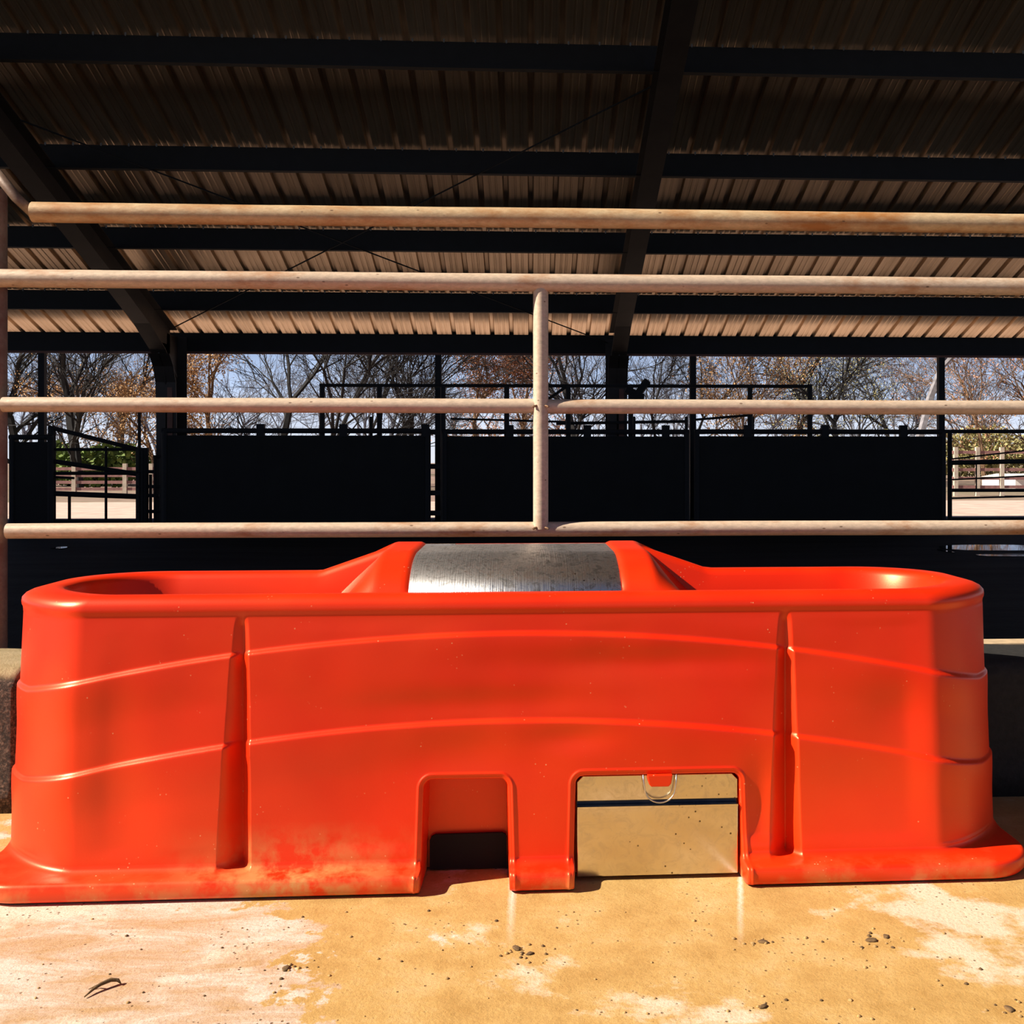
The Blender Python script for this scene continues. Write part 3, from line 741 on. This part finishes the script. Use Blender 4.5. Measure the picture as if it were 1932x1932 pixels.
grit_me = [rockmesh('grit', 0.0035, s+9, m_, .7) for s, m_ in enumerate((M_dung, M_grit, M_grit))]
for i in range(150):
    cl = big[rr.randrange(len(big))] if rr.random() < .45 else None
    if cl: px, py = cl[0]+rr.gauss(0, 26), cl[1]+rr.gauss(0, 9)
    else: px, py = rr.uniform(10, 1920), rr.uniform(1715, 1925)
    if py > 1930 or py < 1700: continue
    o = bpy.data.objects.new('grit', grit_me[rr.randrange(3)]); C.objects.link(o); o.location = gpoint(px, py)+Vector((0, 0, .0006)); o.rotation_euler = (0, 0, rr.uniform(0, 6)); s_ = rr.uniform(.4, 1.1); o.scale = (s_, s_, s_)
    tag(o, 'tiny crumb of grit on the sunlit concrete', 'grit', 'grit crumbs on the concrete')

# ------------------------------------------------------------------ trees and the land beyond
def tree(px, Y, h, label, cat='tree', bark=M_bark, leaf=None, nleaf=0, seed=1, lean=0.0, stems=1, fork=0.22, spread=0.55, r0=0.16, group='bare trees beyond the barn', depth=7, name='bare_tree', leafsize=0.035, cap=850):
    rr = random.Random(seed); base = at(px, PY, Y); base.z = 0
    root = rooted(name, base, label, cat, group); mb = MB(); tips = []
    cnt = [0]
    queue = []
    def grow(*a_): queue.append(a_)
    def sprout(p, d, L, r, lv):
        cnt[0] += 1
        if cnt[0] > cap or p.z > 7.5: return
        nseg = 4 if lv < 2 else 3; pts = [p.copy()]; rad = [r]; side = []
        for k in range(nseg):
            d = (d+Vector((rr.gauss(0, .13), rr.gauss(0, .13), rr.gauss(0.02, .08)))).normalized()
            p = p+d*L/nseg; pts.append(p.copy()); rad.append(max(.006, r*(1-0.30*(k+1)/nseg)))
            if lv < depth and rr.random() < .75:
                ax = Vector((rr.gauss(0, 1), rr.gauss(0, 1), rr.gauss(0, .4))).normalized()
                side.append((p.copy(), (d+ax*spread*1.5).normalized(), L*rr.uniform(.45, .75), max(.007, r*.45)))
        mb.tube(pts, rad, 5 if lv < 2 else 3, False)
        if lv >= 2: tips.extend(pts[1:])
        if lv >= depth: return
        for c in range(2 if rr.random() < .6 else 3):
            an = rr.uniform(0, 2*PI); ax = Vector((math.cos(an), math.sin(an), 0)); ax = (ax-d*ax.dot(d)).normalized()
            nd = (d+ax*rr.uniform(spread*.5, spread*1.3)).normalized()
            grow(p, nd, L*rr.uniform(.62, .86), max(.008, rad[-1]*rr.uniform(.6, .8)), lv+1)
        for (sp_, sd_, sl_, sr_) in side: grow(sp_, sd_, sl_, sr_, lv+1)
    for s in range(stems):
        d = Vector((lean+rr.gauss(0, .12 if stems > 1 else .03), rr.gauss(0, .1), 1)).normalized()
        cnt[0] = 0; grow(Vector((rr.gauss(0, .15*(stems > 1)), 0, -0.05)), d, h*(.25 if fork < .3 else .3), r0*(1 if stems == 1 else .6), 0)
        while queue: sprout(*queue.pop(0))
    mb.build('branches', bark, root)
    if leaf:
        lv = MB()
        for k in range(nleaf*3):
            c = rr.choice(tips)+Vector((rr.gauss(0, .16), rr.gauss(0, .16), rr.gauss(0, .16)))
            if c.z < .3 or c.z > 5.5: continue
            a = Vector((rr.gauss(0, 1), rr.gauss(0, 1), rr.gauss(0, 1))).normalized()*leafsize*rr.uniform(.6, 1.3); b_ = a.cross(Vector((rr.gauss(0, 1), rr.gauss(0, 1), rr.gauss(0, 1)))).normalized()*leafsize*.7
            i0 = len(lv.v); lv.v += [c-a, c+b_, c+a, c-b_]; lv.f.append((i0, i0+1, i0+2, i0+3))
        o = lv.build('leaves', leaf, root); tag(o, kind='stuff')
    return root
TREES = [
 (40, 34, 9, 'bare tree at the far left edge between pipe post and slim post', M_bark, None, 0, 11, 0, 1, .24, .16),
 (146, 30, 10, 'dark bare tree forking high in the left sky opening', M_bark, None, 0, 12, 0, 1, .28, .17),
 (232, 36, 9, 'bare tree left of the haunched column', M_bark, None, 0, 13, .05, 1, .25, .13),
 (300, 33, 7, 'tan-leaved young tree hidden partly by the haunched column', M_bark_brown, M_leaf_tan, 1500, 14, 0, 1, .16, .08),
 (410, 32, 8, 'tan-leaved oak just right of the haunched column', M_bark_brown, M_leaf_tan, 2600, 15, 0, 1, .16, .10),
 (525, 34, 11, 'bare tree with straight dark trunk in the second opening', M_bark, None, 0, 16, 0, 1, .26, .14),
 (600, 30, 12, 'clump of bare stems leaning right behind the pipe frame end', M_bark, None, 0, 17, .45, 4, .34, .10),
 (700, 33, 12, 'clump of thin leaning bare stems left of the slim post', M_bark, None, 0, 18, .25, 4, .34, .09),
 (775, 36, 10, 'bare tree against the slim post above the bright gap', M_bark, None, 0, 19, 0, 1, .26, .12),
 (905, 33, 8, 'russet-leaved tree left of the fence post', M_bark_brown, M_leaf_red, 2400, 20, 0, 1, .16, .09),
 (990, 38, 8, 'small russet-leaved tree touching the fence post', M_bark_brown, M_leaf_red, 1100, 29, 0, 1, .16, .09),
 (1100, 28, 9, 'bare crooked tree right of the fence post', M_bark, None, 0, 21, 0, 1, .20, .12),
 (1235, 34, 10, 'bare tree right of the middle column', M_bark, None, 0, 22, .1, 2, .24, .10),
 (1370, 32, 9, 'orange-leaved slender tree right of the slim post', M_bark_brown, M_leaf_tan, 1500, 23, .08, 2, .18, .08),
 (1480, 40, 10, 'bare tree with olive tufts over the frame end', M_bark, M_leaf_olive, 1100, 24, 0, 1, .2, .12),
 (1600, 34, 9, 'wide bare tree right of the pipe frame', M_bark, None, 0, 25, 0, 1, .18, .13),
 (1716, 27, 12, 'tall straight pale-barked trunk left of the right slim post', M_bark_pale, None, 0, 26, 0, 1, .5, .13),
 (1680, 42, 9, 'bare tree behind the pale trunk', M_bark, M_leaf_olive, 500, 27, 0, 1, .2, .12),
 (1860, 33, 9, 'pinkish russet tree above the right gate', M_bark_brown, M_leaf_red, 700, 28, 0, 2, .18, .08),
 (1960, 36, 9, 'bare tree at the right edge of the picture', M_bark_brown, None, 0, 30, 0, 1, .2, .10),
]
for (px, Y, h, lab, bk, lf, nl, sd, ln, st, fk, r0) in TREES:
    tree(px, Y, h, lab, 'tree', bk, lf, nl, sd, ln, st, fk, .55, r0)
# farther wood: pale thin trees
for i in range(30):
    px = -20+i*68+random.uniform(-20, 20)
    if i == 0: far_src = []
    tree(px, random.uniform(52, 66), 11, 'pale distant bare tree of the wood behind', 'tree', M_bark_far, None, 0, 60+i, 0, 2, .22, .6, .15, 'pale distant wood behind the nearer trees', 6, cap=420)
# bushes
def bush(px, Y, w, h, mat, n, label, seed, grp):
    rr = random.Random(seed); base = at(px, PY, Y); base.z = 0
    root = rooted('bush', base, label, 'bush', grp); lv = MB(); st = MB()
    for k in range(7):
        a = rr.uniform(0, 6.28); st.tube([(0, 0, 0), (math.cos(a)*w*.15, math.sin(a)*w*.15, h*.4), (math.cos(a)*w*.35, math.sin(a)*w*.35, h*.8)], [.03, .02, .008], 4, False)
    st.build('stems', M_bark, root)
    for k in range(n):
        u = Vector((rr.gauss(0, 1), rr.gauss(0, 1), rr.gauss(0, 1))).normalized()*rr.random()**.4
        c = Vector((u.x*w/2, u.y*w/3, h*.5+u.z*h*.5)); c.z *= 1+.3*noise.noise((c.x*1.5+seed, c.y, 0))
        if c.z < .05: continue
        a = Vector((rr.gauss(0, 1), rr.gauss(0, 1), rr.gauss(0, 1))).normalized()*.09; b_ = a.cross(Vector((rr.gauss(0, 1), rr.gauss(0, 1), 1))).normalized()*.07
        i0 = len(lv.v); lv.v += [c-a, c+b_, c+a, c-b_]; lv.f.append((i0, i0+1, i0+2, i0+3))
    tag(lv.build('leaves', mat, root), kind='stuff')
bush(130, 34, 3.0, 1.3, M_leaf_green, 1800, 'green bush behind the left end of the slanting gate', 1, 'bushes beyond the barn')
bush(185, 31, 2.6, 1.3, M_leaf_green, 1800, 'bright green bush behind the middle of the slanting gate', 2, 'bushes beyond the barn')
bush(235, 36, 3.0, 1.2, M_leaf_green, 1600, 'green bush behind the right end of the slanting gate', 3, 'bushes beyond the barn')
bush(1850, 44, 5.2, 2.1, M_leaf_olive, 4200, 'olive bush filling the top of the right tube gate', 4, 'bushes beyond the barn')
bush(1985, 46, 5.0, 2.0, M_leaf_olive, 3200, 'olive bush at the right picture edge behind the tube gate', 5, 'bushes beyond the barn')
# corral behind the openings
def corral(px0, px1, Y, ztop, mat, pmat, posts, nrails, label):
    a = at(px0, PY, Y); b_ = at(px1, PY, Y); r = rooted('corral_fence', ((a.x+b_.x)/2, Y, 0), label, 'fence')
    for k in range(nrails): z = ztop*(k+1)/nrails; build_at(MB().box(a.x, b_.x, Y-.02, Y+.02, z-.035, z+.035), 'rail', mat, r)
    for p in posts:
        x = at(p, PY, Y).x; build_at(MB().box(x-.045, x+.045, Y-.045, Y+.045, -.02, ztop+.12), 'post', pmat, r)
corral(1797, 2060, 24, 1.0, M_mauve, M_pale_post, (1803, 1844, 1890, 1960, 2050), 5, 'mauve rail corral with pale posts behind the right tube gate')
corral(70, 290, 25, 0.62, M_mauve, M_pale_post, (140, 236, 285), 4, 'low mauve rail corral behind the left slanting gate')
# white shed
a = at(1955, PY, 29); r = rooted('shed', (a.x, 29, 0), 'small white shed cut by the right picture edge', 'shed')
w = (1955-1914)/2000*29
MB().box(-w, w, 0, 2.2, -.02, 0.30).build('wall', M_white, r)
MB().prism([(-.1, .30), (2.3, .30), (1.1, .42)], 0, -w-.05, w+.05).build('roof', M_white, r)
